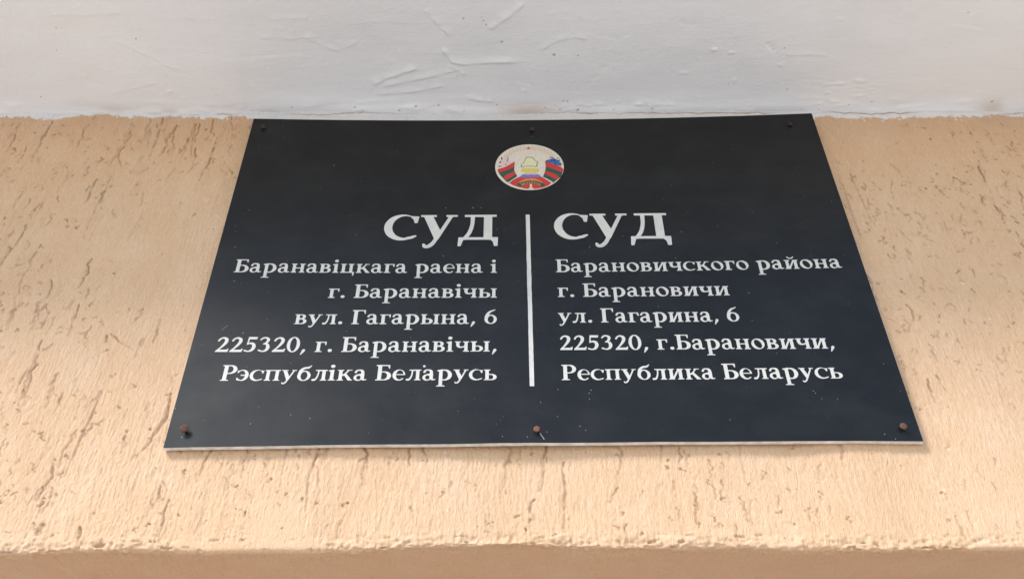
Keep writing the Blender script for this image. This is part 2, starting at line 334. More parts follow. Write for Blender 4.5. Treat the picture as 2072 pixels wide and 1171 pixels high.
# sheet: white core, black film on its face
gx = np.linspace(-.3, .3, 61); gz = np.linspace(.2, -.2, 41)
def sheet(name, y_front, y_back, inset, mat):
    V = []; F = []
    jit = .00014*gnoise((1, 61), 0, 2, 51)[0]
    def add(off):
        b = len(V)
        for i, z in enumerate(gz):
            for j, x in enumerate(gx):
                x_ = x*(1-inset/.3); z_ = z*(1-inset/.2)
                if i == 40: z_ += jit[j]
                V.append((x_, float(bend(x_, z_))+off, z_))
        return b
    a = add(y_front); b = add(y_back)
    for i in range(40):
        for j in range(60):
            k = i*61+j; F.append((a+k, a+k+61, a+k+62, a+k+1)); F.append((b+k, b+k+1, b+k+62, b+k+61))
    for j in range(60):
        k = j; F.append((a+k, a+k+1, b+k+1, b+k)); k = 40*61+j; F.append((a+k+1, a+k, b+k, b+k+1))
    for i in range(40):
        k = i*61; F.append((a+k+61, a+k, b+k, b+k+61)); k = i*61+60; F.append((a+k, a+k+61, b+k+61, b+k))
    o = mesh_np(name, V, F, mat, sign, smooth=False); return o
sheet('board', 0.0, .0042, 0., M_CORE)
sheet('face_film', -.00025, -.00002, .0002, M_BLACK)

def poly_mesh(name, loops_mm, mat, parent, out, th, origin=None):
    """flat shape(s) lying on the bent face, given in mm, th thick; every item of loops_mm is [outline, hole, ...]"""
    ox, oz = origin or (0, 0); V = []; F = []
    o0 = Vector(on(ox, oz, 0))
    for loops in loops_mm:
        L = [[(p[0]/1000, p[1]/1000) for p in lp] for lp in loops]
        flatp = [p for lp in L for p in lp]; b = len(V); k = len(flatp)
        for (x, z) in flatp: V.append(Vector(on(x, z, out+th))-o0)
        for (x, z) in flatp: V.append(Vector(on(x, z, out))-o0)
        for t_ in tessellate_polygon([[Vector((x, z, 0)) for x, z in lp] for lp in L]):
            a, b_, c_ = t_
            (x0, z0), (x1, z1), (x2, z2) = flatp[a], flatp[b_], flatp[c_]
            if (x1-x0)*(z2-z0)-(x2-x0)*(z1-z0) < 0: b_, c_ = c_, b_
            F.append((b+a, b+b_, b+c_))
        s0 = 0
        for lp in L:
            n_ = len(lp)
            for q_ in range(n_):
                i_, j_ = b+s0+q_, b+s0+(q_+1) % n_
                F.append((i_, i_+k, j_+k, j_))
            s0 += n_
    me = bpy.data.meshes.new(name); me.from_pydata([tuple(v) for v in V], [], F); me.materials.append(mat); me.update()
    o = bpy.data.objects.new(name, me); o.location = o0; link(o, parent); return o

FONT = {}
for line in '''а|104|64 -4,82 -5,98 -2,112 5,126 17,144 5,150 2,158 1,168 2,179 5,198 12,202 16,201 21,197 24,171 24,168 24,166 26,162 45,163 119,157 162,152 178,144 189,136 196,123 202,107 205,85 205,67 204,51 199,42 194,35 188,19 160,19 152,22 145,29 140,37 139,45 141,50 146,54 154,59 175,62 178,67 180,82 183,93 182,106 176,110 171,113 167,114 151,114 130,113 127,94 124,83 121,42 104,33 98,26 90,19 80,15 69,13 58,13 45,16 34,22 22,30 13,40 5,51 -1;78 16,67 22,62 26,57 32,54 39,52 47,52 61,56 74,61 80,66 85,72 89,78 92,91 92,98 90,104 87,110 82,113 77,113 31,107 24,98 18,88 15
р|122|9 -115,126 -115,130 -115,131 -114,131 -107,130 -104,94 -93,92 -91,92 -3,93 -1,117 -5,139 -4,160 1,179 11,197 25,211 42,221 62,226 84,227 100,226 114,222 130,216 144,208 158,198 170,186 181,173 189,154 197,134 201,114 201,93 197,92 199,91 204,90 205,16 188,13 186,13 175,38 161,41 159,41 -89,40 -92,38 -93,10 -104,9 -107;109 16,96 21,93 23,91 26,91 170,93 173,102 178,110 180,118 181,130 178,139 173,149 164,157 152,163 140,168 124,170 108,170 90,168 74,164 60,158 45,150 34,141 24,131 19,120 16
н|124|13 2,14 1,18 1,102 1,105 2,105 12,84 24,83 90,85 92,88 93,160 93,164 92,164 24,143 12,143 4,144 1,232 1,235 2,235 12,215 23,214 24,213 28,213 175,216 178,234 188,235 191,235 199,144 199,143 191,144 188,163 177,165 175,165 114,163 112,160 111,88 111,84 112,83 175,85 177,104 188,105 192,105 197,104 199,13 199,13 191,14 188,32 178,35 175,35 28,34 24,33 23,13 12
в|106|9 2,13 1,122 1,134 2,149 5,163 11,174 18,184 28,191 39,195 52,195 64,192 76,185 87,176 96,166 103,150 111,149 112,161 120,168 128,174 136,177 146,177 156,175 165,169 175,162 183,154 189,144 193,133 197,122 199,9 199,9 191,10 187,29 186,31 184,31 18,30 15,29 14,10 13,9 10;83 18,82 19,81 21,82 93,85 95,118 95,130 91,134 87,140 80,144 72,146 64,147 55,146 47,140 32,131 23,120 18;83 122,82 123,81 125,82 181,85 183,109 183,117 180,125 172,130 160,130 146,126 133,120 126,112 122
і|62|11 2,13 1,16 1,106 1,109 2,109 12,87 23,85 26,85 204,82 204,11 189,8 188,7 186,7 176,8 174,32 162,34 160,35 157,34 24,11 12;54 237,66 237,77 241,85 248,91 260,91 271,87 280,80 289,69 294,56 295,45 292,35 284,29 272,29 261,34 250,42 242
ц|126|214 -65,224 -65,226 -64,237 -16,237 13,235 18,232 19,213 20,207 23,205 26,205 175,208 178,226 188,227 191,227 199,139 199,136 199,135 197,135 191,136 188,155 177,157 175,157 26,155 23,149 20,146 19,93 19,88 21,84 24,83 175,85 177,104 188,105 191,104 199,13 199,13 191,14 188,32 178,35 175,35 28,34 23,27 20,14 19,13 18,13 2,16 1,205 0,206 -1,207 -3,212 -62
к|120|13 2,16 1,104 1,105 4,105 12,84 24,84 87,86 89,114 89,117 92,173 1,232 1,235 2,235 10,234 12,226 15,222 17,140 127,181 186,222 187,223 191,223 199,181 199,173 202,163 199,146 199,145 196,145 188,154 186,154 184,129 148,118 133,109 124,99 119,85 114,83 117,83 175,85 177,104 188,105 191,104 199,13 199,13 191,14 188,32 178,35 175,35 28,34 24,33 23,13 12
г|92|11 2,14 1,114 1,117 2,117 8,117 12,88 23,86 24,86 172,86 174,104 182,144 182,146 180,160 134,162 133,170 133,171 134,172 136,175 186,175 199,11 199,11 183,13 183,32 183,34 182,35 180,35 28,34 24,33 23,11 12
е|100|89 -4,101 -5,114 -5,125 -2,136 2,147 8,156 15,166 24,172 32,170 35,154 40,152 39,145 31,138 24,125 17,117 16,109 16,101 18,94 21,86 27,80 34,74 44,69 53,64 66,61 79,60 95,61 99,189 99,192 99,193 101,191 120,186 138,179 154,169 168,157 181,142 191,126 198,110 201,93 201,75 197,59 189,44 178,31 164,22 148,15 128,11 109,11 88,14 69,21 51,30 34,42 20,56 8,72 0;62 115,61 116,60 119,65 140,70 154,78 167,86 176,94 183,104 187,114 189,123 187,133 183,141 177,149 169,155 159,161 146,165 133,168 119,166 116,165 115
ч|118|131 2,133 1,136 1,219 1,223 2,223 12,203 23,202 24,201 28,201 175,203 177,222 188,223 191,223 199,131 199,131 189,150 178,153 175,152 111,150 109,121 101,102 98,96 99,90 102,84 106,80 111,77 135,77 175,80 178,98 188,99 191,99 199,8 199,7 191,8 188,28 176,29 119,29 117,34 115,38 103,43 95,51 85,59 80,70 76,82 74,93 73,112 75,149 85,152 85,152 24,131 12
ь|102|11 2,14 1,128 1,141 2,157 7,171 15,182 25,191 37,194 45,195 53,195 63,194 71,191 79,186 87,173 100,158 108,141 114,126 115,86 115,84 117,83 175,85 177,104 188,105 192,105 197,104 199,11 199,11 189,30 178,33 175,33 18,32 15,30 14,13 13,11 13;85 18,83 21,83 95,84 98,120 99,128 95,133 92,139 85,143 77,145 69,146 61,146 52,144 42,141 34,133 24,122 18
ы|156|11 2,14 1,128 1,141 2,157 7,171 15,182 25,191 37,194 45,195 53,195 63,194 71,191 79,186 87,173 100,158 108,141 114,126 115,86 115,84 117,83 175,85 177,104 188,105 192,105 197,104 199,11 199,11 189,30 178,33 175,33 18,32 15,30 14,13 13,11 13;203 2,205 1,208 1,294 1,297 2,297 12,277 23,276 24,275 28,275 175,277 177,296 188,297 192,297 197,296 199,203 199,203 189,222 178,225 175,225 28,224 24,223 23,203 12;85 18,83 21,83 95,84 98,120 99,128 95,133 92,139 85,143 77,145 69,146 61,146 52,144 42,141 34,133 24,122 18
у|112|45 -64,56 -63,69 -58,80 -49,91 -36,100 -20,110 3,115 8,190 182,194 185,218 185,219 188,219 199,153 199,153 189,154 185,166 184,167 183,122 80,118 85,78 183,78 184,80 185,96 185,97 188,96 199,5 199,5 197,5 186,8 185,22 184,24 183,89 12,82 -4,75 -17,64 -30,54 -39,50 -41,45 -41,38 -31,34 -28,29 -28,25 -32,24 -38,26 -48,28 -54,35 -60
л|116|18 -4,24 -5,42 -4,50 -3,56 0,62 5,67 10,78 28,89 55,98 93,103 128,104 175,107 177,146 177,148 175,149 26,147 23,127 12,127 2,128 1,131 1,216 1,219 2,219 12,199 23,197 26,197 173,198 177,208 182,222 183,223 186,223 199,49 199,49 186,50 183,80 183,83 181,83 143,81 119,76 92,70 69,64 53,57 42,50 34,43 29,19 29,13 25,8 20,7 13,8 5,13 -1
э|94|74 -3,93 -3,110 1,128 9,142 20,155 35,165 52,172 71,175 92,175 112,171 132,164 151,154 167,141 181,125 193,107 200,90 203,74 203,58 199,43 193,29 183,28 184,27 189,26 190,11 184,9 181,10 162,7 154,11 152,13 142,14 141,26 144,27 146,28 152,33 160,45 175,51 180,59 184,66 186,74 187,86 184,98 176,108 165,117 149,124 127,126 112,125 110,64 109,62 109,61 108,61 93,62 91,125 90,126 87,124 74,118 53,110 37,99 24,90 18,82 15,72 13,62 15,58 17,52 24,37 34,27 50,26 51,8 51,4 50,12 36,9 28,9 23,11 16,14 12,40 1,45 1,53 3
с|104|97 -3,112 -3,126 -2,168 10,175 13,182 18,194 28,195 33,194 36,190 37,179 34,171 33,163 28,138 22,131 17,125 16,114 18,102 21,91 27,81 34,71 45,63 58,56 72,53 88,51 104,53 120,57 136,63 151,69 160,77 170,85 177,93 183,104 188,114 190,123 192,134 191,147 188,157 183,158 178,171 164,178 136,181 135,194 135,195 136,196 140,203 184,202 187,160 190,141 198,120 203,104 203,88 201,66 194,46 183,30 168,18 150,12 138,8 127,6 114,5 101,5 88,8 76,11 64,16 53,22 42,30 32,39 23,50 15,61 8,72 3,85 -1
п|124|13 2,14 1,18 1,102 1,105 2,105 12,85 23,83 26,83 175,86 178,94 182,98 183,152 183,163 177,165 175,165 26,163 23,143 12,143 2,144 1,147 1,232 1,235 2,235 12,215 23,214 24,213 28,213 175,214 177,224 182,234 183,235 184,235 197,235 199,13 199,13 197,13 184,14 183,24 182,34 177,35 175,35 28,34 24,33 23,13 12
б|110|97 -3,118 -3,139 2,158 11,175 24,189 41,198 61,203 82,203 103,198 124,189 143,176 159,160 172,142 181,122 186,104 187,91 186,78 183,77 184,83 194,92 204,101 212,110 218,120 221,155 225,163 228,173 234,179 240,185 248,202 277,202 282,198 286,195 286,192 285,168 266,155 259,147 257,120 255,106 252,93 248,80 241,61 227,47 213,34 196,27 181,22 159,13 98,14 77,19 58,24 47,31 36,40 25,50 17,61 9,72 4,85 -1;107 12,98 14,90 19,82 26,74 37,68 50,64 63,62 77,61 93,63 108,66 122,70 136,77 147,85 157,93 164,101 167,110 169,120 167,129 162,138 155,145 144,151 132,156 117,158 103,159 87,157 71,154 56,149 44,142 31,135 23,126 16,117 12
и|126|13 2,16 1,104 1,105 2,105 10,99 16,165 151,168 154,169 26,167 23,147 12,147 2,150 1,238 1,239 4,239 12,219 23,217 26,217 173,218 176,219 177,238 188,239 191,239 199,147 199,147 189,153 184,152 183,85 53,84 55,83 61,83 175,85 177,104 188,105 191,105 197,104 199,101 199,13 199,13 191,14 188,32 178,35 175,35 28,34 24,33 23,13 12
й|126|13 2,16 1,104 1,105 2,105 10,99 16,165 151,168 154,169 26,167 23,147 12,147 2,150 1,238 1,239 4,239 12,219 23,217 26,217 173,218 176,219 177,238 188,239 191,239 199,147 199,147 189,153 184,152 183,85 53,84 55,83 61,83 175,85 177,104 188,105 191,105 197,104 199,101 199,13 199,13 191,14 188,32 178,35 175,35 28,34 24,33 23,13 12;119 226,131 226,142 228,152 231,162 237,170 245,184 263,185 269,183 274,178 277,173 277,169 274,155 259,149 253,138 248,125 246,115 248,106 253,85 276,80 277,75 276,71 271,71 264,88 241,94 235,102 231,110 228
о|112|101 -3,122 -3,141 1,158 9,174 20,189 34,200 52,207 71,211 90,211 111,207 130,199 149,189 166,174 180,158 191,141 199,122 203,102 203,83 199,66 191,50 180,35 166,25 149,17 130,13 111,13 90,17 71,24 52,34 36,48 21,64 9,82 2;122 18,111 21,101 28,91 36,82 47,74 59,66 72,61 87,57 101,55 116,54 130,56 143,59 156,64 166,70 174,78 180,86 183,98 183,110 180,123 172,134 163,145 149,154 135,162 117,167 100,169 82,169 64,167 50,162 37,154 26,144 20,133 17
д|118|3 -49,16 -49,19 -49,23 -33,33 -1,34 0,42 -1,50 1,188 0,202 -16,208 -48,211 -49,227 -49,229 -46,231 4,231 18,229 19,200 19,198 20,197 23,197 180,198 182,200 183,222 183,223 186,223 199,37 199,37 197,37 186,38 183,69 183,72 181,72 143,70 119,64 88,57 64,50 48,34 22,30 19,8 19,5 18,1 -46;62 19,61 21,72 41,79 56,88 90,94 132,96 181,99 183,147 182,148 181,149 178,148 21,146 19
Б|122|11 2,14 1,138 1,158 3,178 8,195 17,210 28,222 42,228 53,233 66,235 79,235 92,232 104,228 116,221 127,212 138,202 147,190 154,179 159,166 163,142 167,96 167,94 168,93 170,93 264,96 269,99 271,179 270,181 269,181 263,196 223,198 221,208 221,209 223,209 226,209 285,208 289,16 289,11 288,11 271,13 271,27 270,35 267,37 264,37 28,36 24,35 23,19 16,11 15;96 19,94 20,93 23,94 148,96 149,130 149,141 146,150 141,159 133,166 124,172 111,175 98,177 84,175 69,172 56,167 45,160 36,152 28,144 23,131 19
Р|116|9 2,11 1,14 1,126 1,129 2,129 10,128 12,96 23,94 24,94 125,96 127,141 127,155 130,168 133,182 140,195 148,206 157,215 168,222 181,226 196,227 210,226 223,222 236,214 248,205 260,192 270,181 277,168 283,154 287,139 289,13 289,9 288,9 280,10 278,34 268,36 266,37 264,37 28,36 24,35 23,9 12;94 146,93 151,94 269,96 271,122 271,133 269,142 264,152 256,159 248,165 237,169 224,171 212,170 199,167 186,163 175,157 165,150 157,141 151,133 147,123 145
Г|114|9 2,11 1,14 1,126 1,129 2,129 10,128 12,96 23,94 24,93 26,94 256,95 258,117 271,184 270,185 269,185 263,202 215,205 213,214 213,215 218,215 285,214 289,16 289,11 288,11 271,13 271,35 270,37 268,37 28,36 24,35 23,9 12
2|106|13 2,14 1,18 1,192 1,196 2,207 60,206 63,192 63,178 45,174 43,74 43,71 44,70 45,118 100,137 124,161 160,168 175,173 189,177 205,177 220,176 234,172 245,168 255,161 264,152 272,139 279,122 286,102 288,88 287,72 281,54 271,42 261,34 250,20 226,19 218,22 210,26 207,30 205,35 205,40 206,47 212,58 237,64 245,72 251,82 257,90 259,96 260,101 259,107 255,120 242,125 232,126 218,124 200,119 181,111 160,99 136,82 106,63 77,50 60,19 24,17 20,13 15
5|106|63 2,83 1,107 3,126 8,141 17,155 32,168 53,177 76,181 96,179 119,172 141,167 151,160 160,147 172,138 177,126 181,114 183,102 184,85 182,65 173,65 178,70 244,74 245,179 245,187 285,186 288,186 289,58 289,53 288,41 149,41 143,46 139,53 139,78 151,86 153,93 152,102 149,115 141,122 133,126 120,128 103,126 80,118 55,110 41,98 31,85 25,72 23,59 27,27 41,19 40,13 35,11 31,11 26,13 21,16 17,46 7
3|106|69 2,88 0,110 2,130 8,143 16,156 29,169 48,176 66,180 85,180 95,178 108,174 120,168 132,154 152,146 160,135 168,135 170,143 181,149 191,159 213,161 224,162 236,162 244,160 252,153 264,140 276,122 284,98 290,85 290,72 288,59 284,48 279,42 274,35 266,18 242,17 237,18 232,21 227,26 225,32 225,37 229,53 248,60 255,75 262,88 264,96 263,104 258,114 249,119 240,119 231,117 216,113 202,108 191,98 180,80 166,74 163,71 159,71 156,72 149,77 145,86 145,110 143,115 140,119 133,125 112,128 90,125 68,122 56,118 47,113 39,104 32,93 26,82 24,74 24,66 26,35 42,26 45,21 45,16 43,13 39,11 34,12 26,18 20,53 7
0|106|95 -4,106 -5,115 -5,125 -3,134 1,152 12,168 29,182 50,193 76,200 103,203 133,203 164,198 192,190 220,179 244,164 264,147 279,138 285,128 290,118 292,109 293,99 293,90 291,72 284,56 272,41 255,28 234,18 208,12 181,9 154,9 125,13 98,21 72,31 48,44 29,59 13,77 1;99 15,90 21,82 31,74 45,68 63,63 84,59 106,58 130,58 156,59 180,63 204,68 224,74 242,81 256,90 267,98 273,107 275,117 271,126 263,134 250,142 232,148 210,152 186,154 160,154 133,153 108,149 82,143 60,136 42,128 28,119 18,109 14
6|108|99 -3,117 -3,133 -1,149 5,164 13,177 24,188 37,196 52,202 68,205 80,205 93,204 106,202 117,197 130,192 141,184 152,176 161,166 169,155 176,144 181,133 185,122 187,109 187,96 186,83 184,81 184,91 208,104 228,114 237,125 246,181 282,183 285,183 290,181 293,178 295,173 295,107 269,88 259,75 249,61 233,46 212,31 183,23 160,19 140,15 92,17 71,24 52,30 40,37 31,45 22,54 14,64 8,75 3,86 0;104 15,96 18,88 24,81 32,75 44,70 56,67 69,66 84,66 98,67 112,71 125,75 137,81 148,88 156,96 162,104 165,114 167,123 164,132 159,140 151,147 140,153 127,157 112,158 98,158 82,157 68,153 53,148 40,140 29,132 21,123 16,114 13
.|54|48 -3,59 -3,70 1,79 8,85 20,85 31,81 40,74 49,62 54,50 55,38 51,29 44,23 32,23 21,28 10,37 1
,|54|21 -59,27 -59,30 -56,67 -8,84 20,85 28,83 37,78 45,72 49,64 51,54 50,46 45,41 39,17 -51,18 -56'''.split('\n'):
    ch, adv, rest = line.split('|')
    FONT[ch] = (float(adv), [[(float(p.split()[0])/2, float(p.split()[1])/2) for p in lp.split(',')] for lp in rest.split(';')])
def area(p): return sum(p[i][0]*p[(i+1) % len(p)][1]-p[(i+1) % len(p)][0]*p[i][1] for i in range(len(p)))
def inside(pt, poly):
    r = False
    for i in range(len(poly)):
        (x0, y0), (x1, y1) = poly[i], poly[(i+1) % len(poly)]
        if (y0 > pt[1]) != (y1 > pt[1]) and pt[0] < (x1-x0)*(pt[1]-y0)/(y1-y0)+x0: r = not r
    return r
def group_loops(loops):
    ls = sorted(loops, key=lambda p: -abs(area(p))); out = []
    for p in ls:
        for g_ in out:
            if inside(p[0], g_[0]): g_.append(p); break
        else: out.append([p])
    return out
FONT = {k: (a, group_loops(l)) for k, (a, l) in FONT.items()}
SPACE = 54.
def text_line(text, x0, x1, base0, base1, xh):
    u = bpy.data.objects.new('text_line', None); u.empty_display_size = .01; link(u, sign)
    pen = 0; pos = []
    for ch in text:
        if ch == ' ': pen += SPACE; continue
        pos.append((ch, pen)); pen += FONT[ch][0]
    mn = min(p[0] for g_ in FONT[pos[0][0]][1] for p in g_[0]) + pos[0][1]
    mx = max(p[0] for g_ in FONT[pos[-1][0]][1] for p in g_[0]) + pos[-1][1]
    sx = (x1-x0)/(mx-mn); sz = xh/100.
    for ch, p0 in pos:
        jz = random.gauss(0, .05)
        ad, gl = FONT[ch]
        def T(p):
            x = x0 + (p[0]+p0-mn)*sx
            return (x + random.gauss(0, .02), base0+(base1-base0)*(x-x0)/(x1-x0) + p[1]*sz + jz + random.gauss(0, .02))
        cxm = x0 + (p0+ad/2-mn)*sx
        poly_mesh('letter', [[[T(p) for p in lp] for lp in g_] for g_ in gl], M_LET, u, .00027, .00022, (cxm/1000, base0/1000))
text_line('суд', -146.1, -36.5, 23.2, 23.2, 33.3)
text_line('Баранавіцкага раена і', -279.5, -37.3, -17.6, -18.8, 10.95)
text_line('г. Баранавічы', -189.2, -37.2, -48.1, -48.7, 10.95)
text_line('вул. Гагарына, 6', -215.1, -37.1, -77.9, -78.8, 10.95)
text_line('225320, г. Баранавічы,', -278.1, -37.2, -107.6, -109.0, 10.95)
text_line('Рэспубліка Беларусь', -267.9, -36.9, -137.3, -138.8, 10.95)
text_line('суд', 17.5, 128.3, 23.2, 22.0, 33.9)
text_line('Барановичского района', 17.3, 280.0, -18.8, -19.0, 10.95)
text_line('г. Барановичи', 17.8, 172.1, -48.7, -49.3, 10.95)
text_line('ул. Гагарина, 6', 17.0, 176.1, -78.2, -79.0, 10.95)
text_line('225320, г.Барановичи,', 17.4, 251.5, -108.1, -109.7, 10.95)
text_line('Республика Беларусь', 17.5, 251.4, -139.5, -140.4, 10.95)

# divider, two strips with a lap between them
def strip(pts, out): return poly_mesh('divider_strip', [[pts]], M_LET, sign, out, .00022, (pts[0][0]/1000, pts[0][1]/1000))
def wav(x, za, zb_, n_): return [(x + random.gauss(0, .06), za+(zb_-za)*i/n_) for i in range(n_+1)]
strip(wav(-9.55, 56.2, -44.6, 22) + wav(-5.7, -44.4, 56.1, 22), .00027)
strip(wav(-9.4, -44.8, -145.3, 22) + wav(-5.65, -145.4, -44.6, 22), .00027)
strip([(-9.5, -44.2), (-9.5, -46.0), (-5.6, -45.8), (-5.6, -43.9)], .00052)

# emblem
EM = {"red":[[[-37.13,119.26],[-36.86,121.73],[-29.56,124.98],[-23.92,129.09],[-19.65,133.24],[-20.28,124.88],[-27.32,119.98],[-36.28,116.37]],[[-31.8,108.56],[-29.57,112.61],[-24.54,115.42],[-20.04,119.08],[-18.67,114.95],[-21.77,110.89],[-28.47,105.28],[-29.58,106.1]],[[11.46,132.81],[12.86,132.37],[20.08,128.48],[26.7,125.04],[30.01,120.83],[28.85,115.9],[23.11,119.29],[12.08,125.27]],[[11.33,118.66],[17.4,116.09],[22.86,112.73],[24.96,109.43],[23.11,104.59],[17.18,109.55],[10.09,114.56]],[[-25.71,101.22],[-21.81,105.61],[-16.22,109.61],[-12.33,108.75],[-3.43,108.63],[5.48,109.32],[8.82,109.27],[13.14,105.15],[17.45,101.46],[13.99,97.1],[8.39,93.99],[-0.45,92.28],[-3.75,92.33],[-7.6,92.38],[-16.36,95.11],[-21.85,97.97]]],"green":[[[-34.59,113.07],[-31.8,115.09],[-26.21,118.32],[-20.57,123.22],[-20.32,119.49],[-26.21,115.85],[-30.69,110.99],[-32.64,109.79]],[[-28.75,103.27],[-27.36,105.68],[-21.78,110.08],[-17.86,112.07],[-17.32,110.84],[-21.8,106.83],[-26.26,102.43]],[[11.77,124.03],[17.6,121.87],[23.08,118.47],[27.93,113.87],[26.63,109.4],[21.81,114.38],[12.47,119.46]],[[9.74,112.11],[16.04,108.76],[21.41,103.81],[19.1,101.03],[15.35,104.71],[8.83,109.68]],[[-18.53,99.13],[-13.53,101.48],[-9.08,103.04],[-2.98,103.52],[3.1,102.63],[8.02,100.39],[10.7,97.55],[7.59,94.8],[5.19,98.03],[0.81,99.69],[-3.6,100.15],[-8.03,99.41],[-11.37,97.85],[-14.71,95.09]]],"orange":[[[-15.17,103.11],[-9.02,106.84],[-3.45,107.58],[2.08,106.69],[7.52,102.41],[3.13,103.92],[-3.51,104.82],[-9.06,104.25]]],"knot":[[[-4.73,98.96],[-2.52,98.93],[-2.88,94.54],[-0.46,91.97],[-6.78,92.05],[-4.53,94.56]]],"map":[[[-13.25,124.38],[-13.49,128.13],[-11.21,129.77],[-11.47,131.04],[-9.74,133.96],[-8.24,139.01],[-6.23,140.51],[-3.97,139.8],[-1.12,139.76],[0.51,136.35],[2.72,133.79],[4.39,132.92],[3.47,129.58],[3.69,127.07],[1.94,124.59],[-1.41,125.8],[-4.79,125.93],[-8.74,125.4]]],"sun":[[[-12.15,122.7],[3.58,122.49],[5.73,118.74],[3.43,116.63],[0.63,116.18],[-3.27,117.05],[-7.2,116.28],[-10.55,116.82],[-13.32,119.0]]],"globe":[[[-15.38,109.52],[-12.27,113.23],[-8.33,115.23],[-3.29,116.23],[1.72,115.1],[5.56,112.18],[7.98,109.2],[5.48,109.24],[-3.43,108.55],[-12.33,108.67]]],"globetop":[[[-10.59,113.62],[-7.22,115.22],[-3.29,116.07],[1.16,115.02],[3.36,113.43],[-0.0,112.91],[-3.34,113.44],[-7.26,112.84]]],"leaf":[[[-33.81,139.3],[-32.11,140.14],[-32.39,136.75],[-33.52,135.07]],[[-36.06,130.89],[-34.09,134.23],[-33.52,132.54],[-34.92,130.46]],[[-36.6,125.88],[-35.2,127.03],[-33.79,126.19],[-35.19,124.87]],[[-27.28,140.08],[-26.42,140.5],[-26.03,138.37],[-26.83,138.72]],[[-28.14,132.91],[-27.0,136.69],[-25.3,136.67],[-26.72,135.42],[-27.29,133.32]],[[-29.56,127.48],[-28.88,130.4],[-28.15,127.46]],[[16.46,138.65],[17.66,140.33],[18.44,138.19]],[[18.45,138.62],[19.36,140.13],[20.42,138.16]],[[23.81,137.68],[25.56,138.92],[24.9,136.39]],[[25.38,134.27],[27.11,135.09],[26.41,131.73]],[[26.79,127.12],[28.53,128.34],[27.55,125.02]],[[12.88,132.79],[14.07,134.88],[15.14,132.76]],[[26.01,135.95],[26.9,136.78],[26.55,135.1]]],"white":[[[-26.54,101.63],[-21.8,106.42],[-16.76,110.43],[-15.66,109.84],[-21.81,105.37],[-25.71,100.82]],[[9.11,109.68],[13.72,105.95],[19.11,101.43],[17.41,100.25],[13.12,104.59],[8.53,108.71]]],"under":[[[-36.85,118.43],[-29.56,124.56],[-19.65,133.24],[-20.32,119.08],[-17.32,110.84],[-26.26,102.43],[-28.75,103.67],[-32.64,109.95],[-34.7,113.07]],[[11.46,132.81],[20.06,128.07],[30.01,120.67],[28.85,115.9],[26.91,109.4],[24.9,107.8],[19.1,101.03],[15.35,104.71],[8.83,109.68],[11.33,118.66],[12.08,125.27]]]}
emb = bpy.data.objects.new('emblem', None); emb.empty_display_size = .03; link(emb, sign)
def circ(cx_, cz_, rx, rz, n_=40, a0=0, a1=2*math.pi): return [(cx_+rx*math.cos(a0+(a1-a0)*i/n_), cz_+rz*math.sin(a0+(a1-a0)*i/n_)) for i in range(n_)]
def piece(name, polys, mat, lv):
    for grp in ([[p] for p in polys] if len(polys) <= 14 else [polys]):
        o = poly_mesh(name, [[p] for p in grp], mat, emb, .00027+lv*.00005, .00012, (-.0046, .1253))
        if len(grp) > 1: o['kind'] = 'stuff'
m_cream = flat('print_cream', (.58, .535, .475)); m_red = flat('print_red', (.46, .030, .033)); m_green = flat('print_green', (.014, .075, .042))
m_or = flat('print_orange', (.58, .15, .05)); m_yel = flat('print_yellow', (.55, .46, .08)); m_pale = flat('print_pale_yellow', (.60, .58, .38))
m_blue = flat('print_blue', (.012, .075, .26)); m_lb = flat('print_light_blue', (.05, .19, .42)); m_vio = flat('print_violet', (.17, .13, .38)); m_lil = flat('print_lilac', (.45, .38, .50))
m_pink = flat('print_pink', (.62, .42, .45)); m_tan = flat('print_wheat', (.46, .30, .16)); m_peach = flat('print_peach', (.55, .28, .18)); m_leaf = flat('print_leaf', (.02, .09, .05)); m_ol = flat('print_olive', (.10, .12, .04))
EX, EZ, ERX, ERZ = -4.6, 125.3, 35.2, 34.6
piece('disc', [circ(EX, EZ, ERX, ERZ, 72)], m_cream, 0)
sp = []; sp2 = []
for k in range(30):                               # ears of wheat on either side
    for sd in (-1, 1):
        a = R(86 - k*2.6); rr = 27 + (k % 3)*1.7
        cx_, cz_ = EX+sd*rr*math.cos(a), EZ+rr*math.sin(a)
        if cz_ < 139: continue
        an_ = a+.5; ln = 2.1
        ux, uz = sd*math.cos(an_)*ln, math.sin(an_)*ln; px_, pz_ = -uz*.2, ux*.2
        (sp if k % 2 else sp2).append([(cx_-ux, cz_-uz), (cx_+px_, cz_+pz_), (cx_+ux, cz_+uz), (cx_-px_, cz_-pz_)])
piece('wheat_ear', sp, m_tan, 1); piece('wheat_ear', sp2, m_peach, 1)
rays = []
for k in range(-11, 12):
    a = R(90+k*6.5); a2 = .022
    rays.append([(-3.4+9*math.cos(a-a2*2), 118+9*math.sin(a-a2*2)), (-3.4+21*math.cos(a-a2), 118+21*math.sin(a-a2)), (-3.4+21*math.cos(a+a2), 118+21*math.sin(a+a2)), (-3.4+9*math.cos(a+a2*2), 118+9*math.sin(a+a2*2))])
piece('sun_ray', rays, m_pale, 1)
piece('sun', EM['sun'], m_yel, 2)
mp = EM['map'][0]; mcx = sum(p[0] for p in mp)/len(mp); mcz = sum(p[1] for p in mp)/len(mp)
piece('country_outline', [mp], m_ol, 2)
piece('country_field', [[(mcx+(p[0]-mcx)*.90, mcz+(p[1]-mcz)*.88) for p in mp]], m_pale, 3)
piece('globe', EM['globe'], m_vio, 3); piece('globe_cap', EM['globetop'], m_lil, 4)
piece('ribbon_backing', EM['under'], m_green, 4); piece('red_ribbon', EM['red'], m_red, 5); piece('ribbon_edge', EM['white'], m_cream, 6)
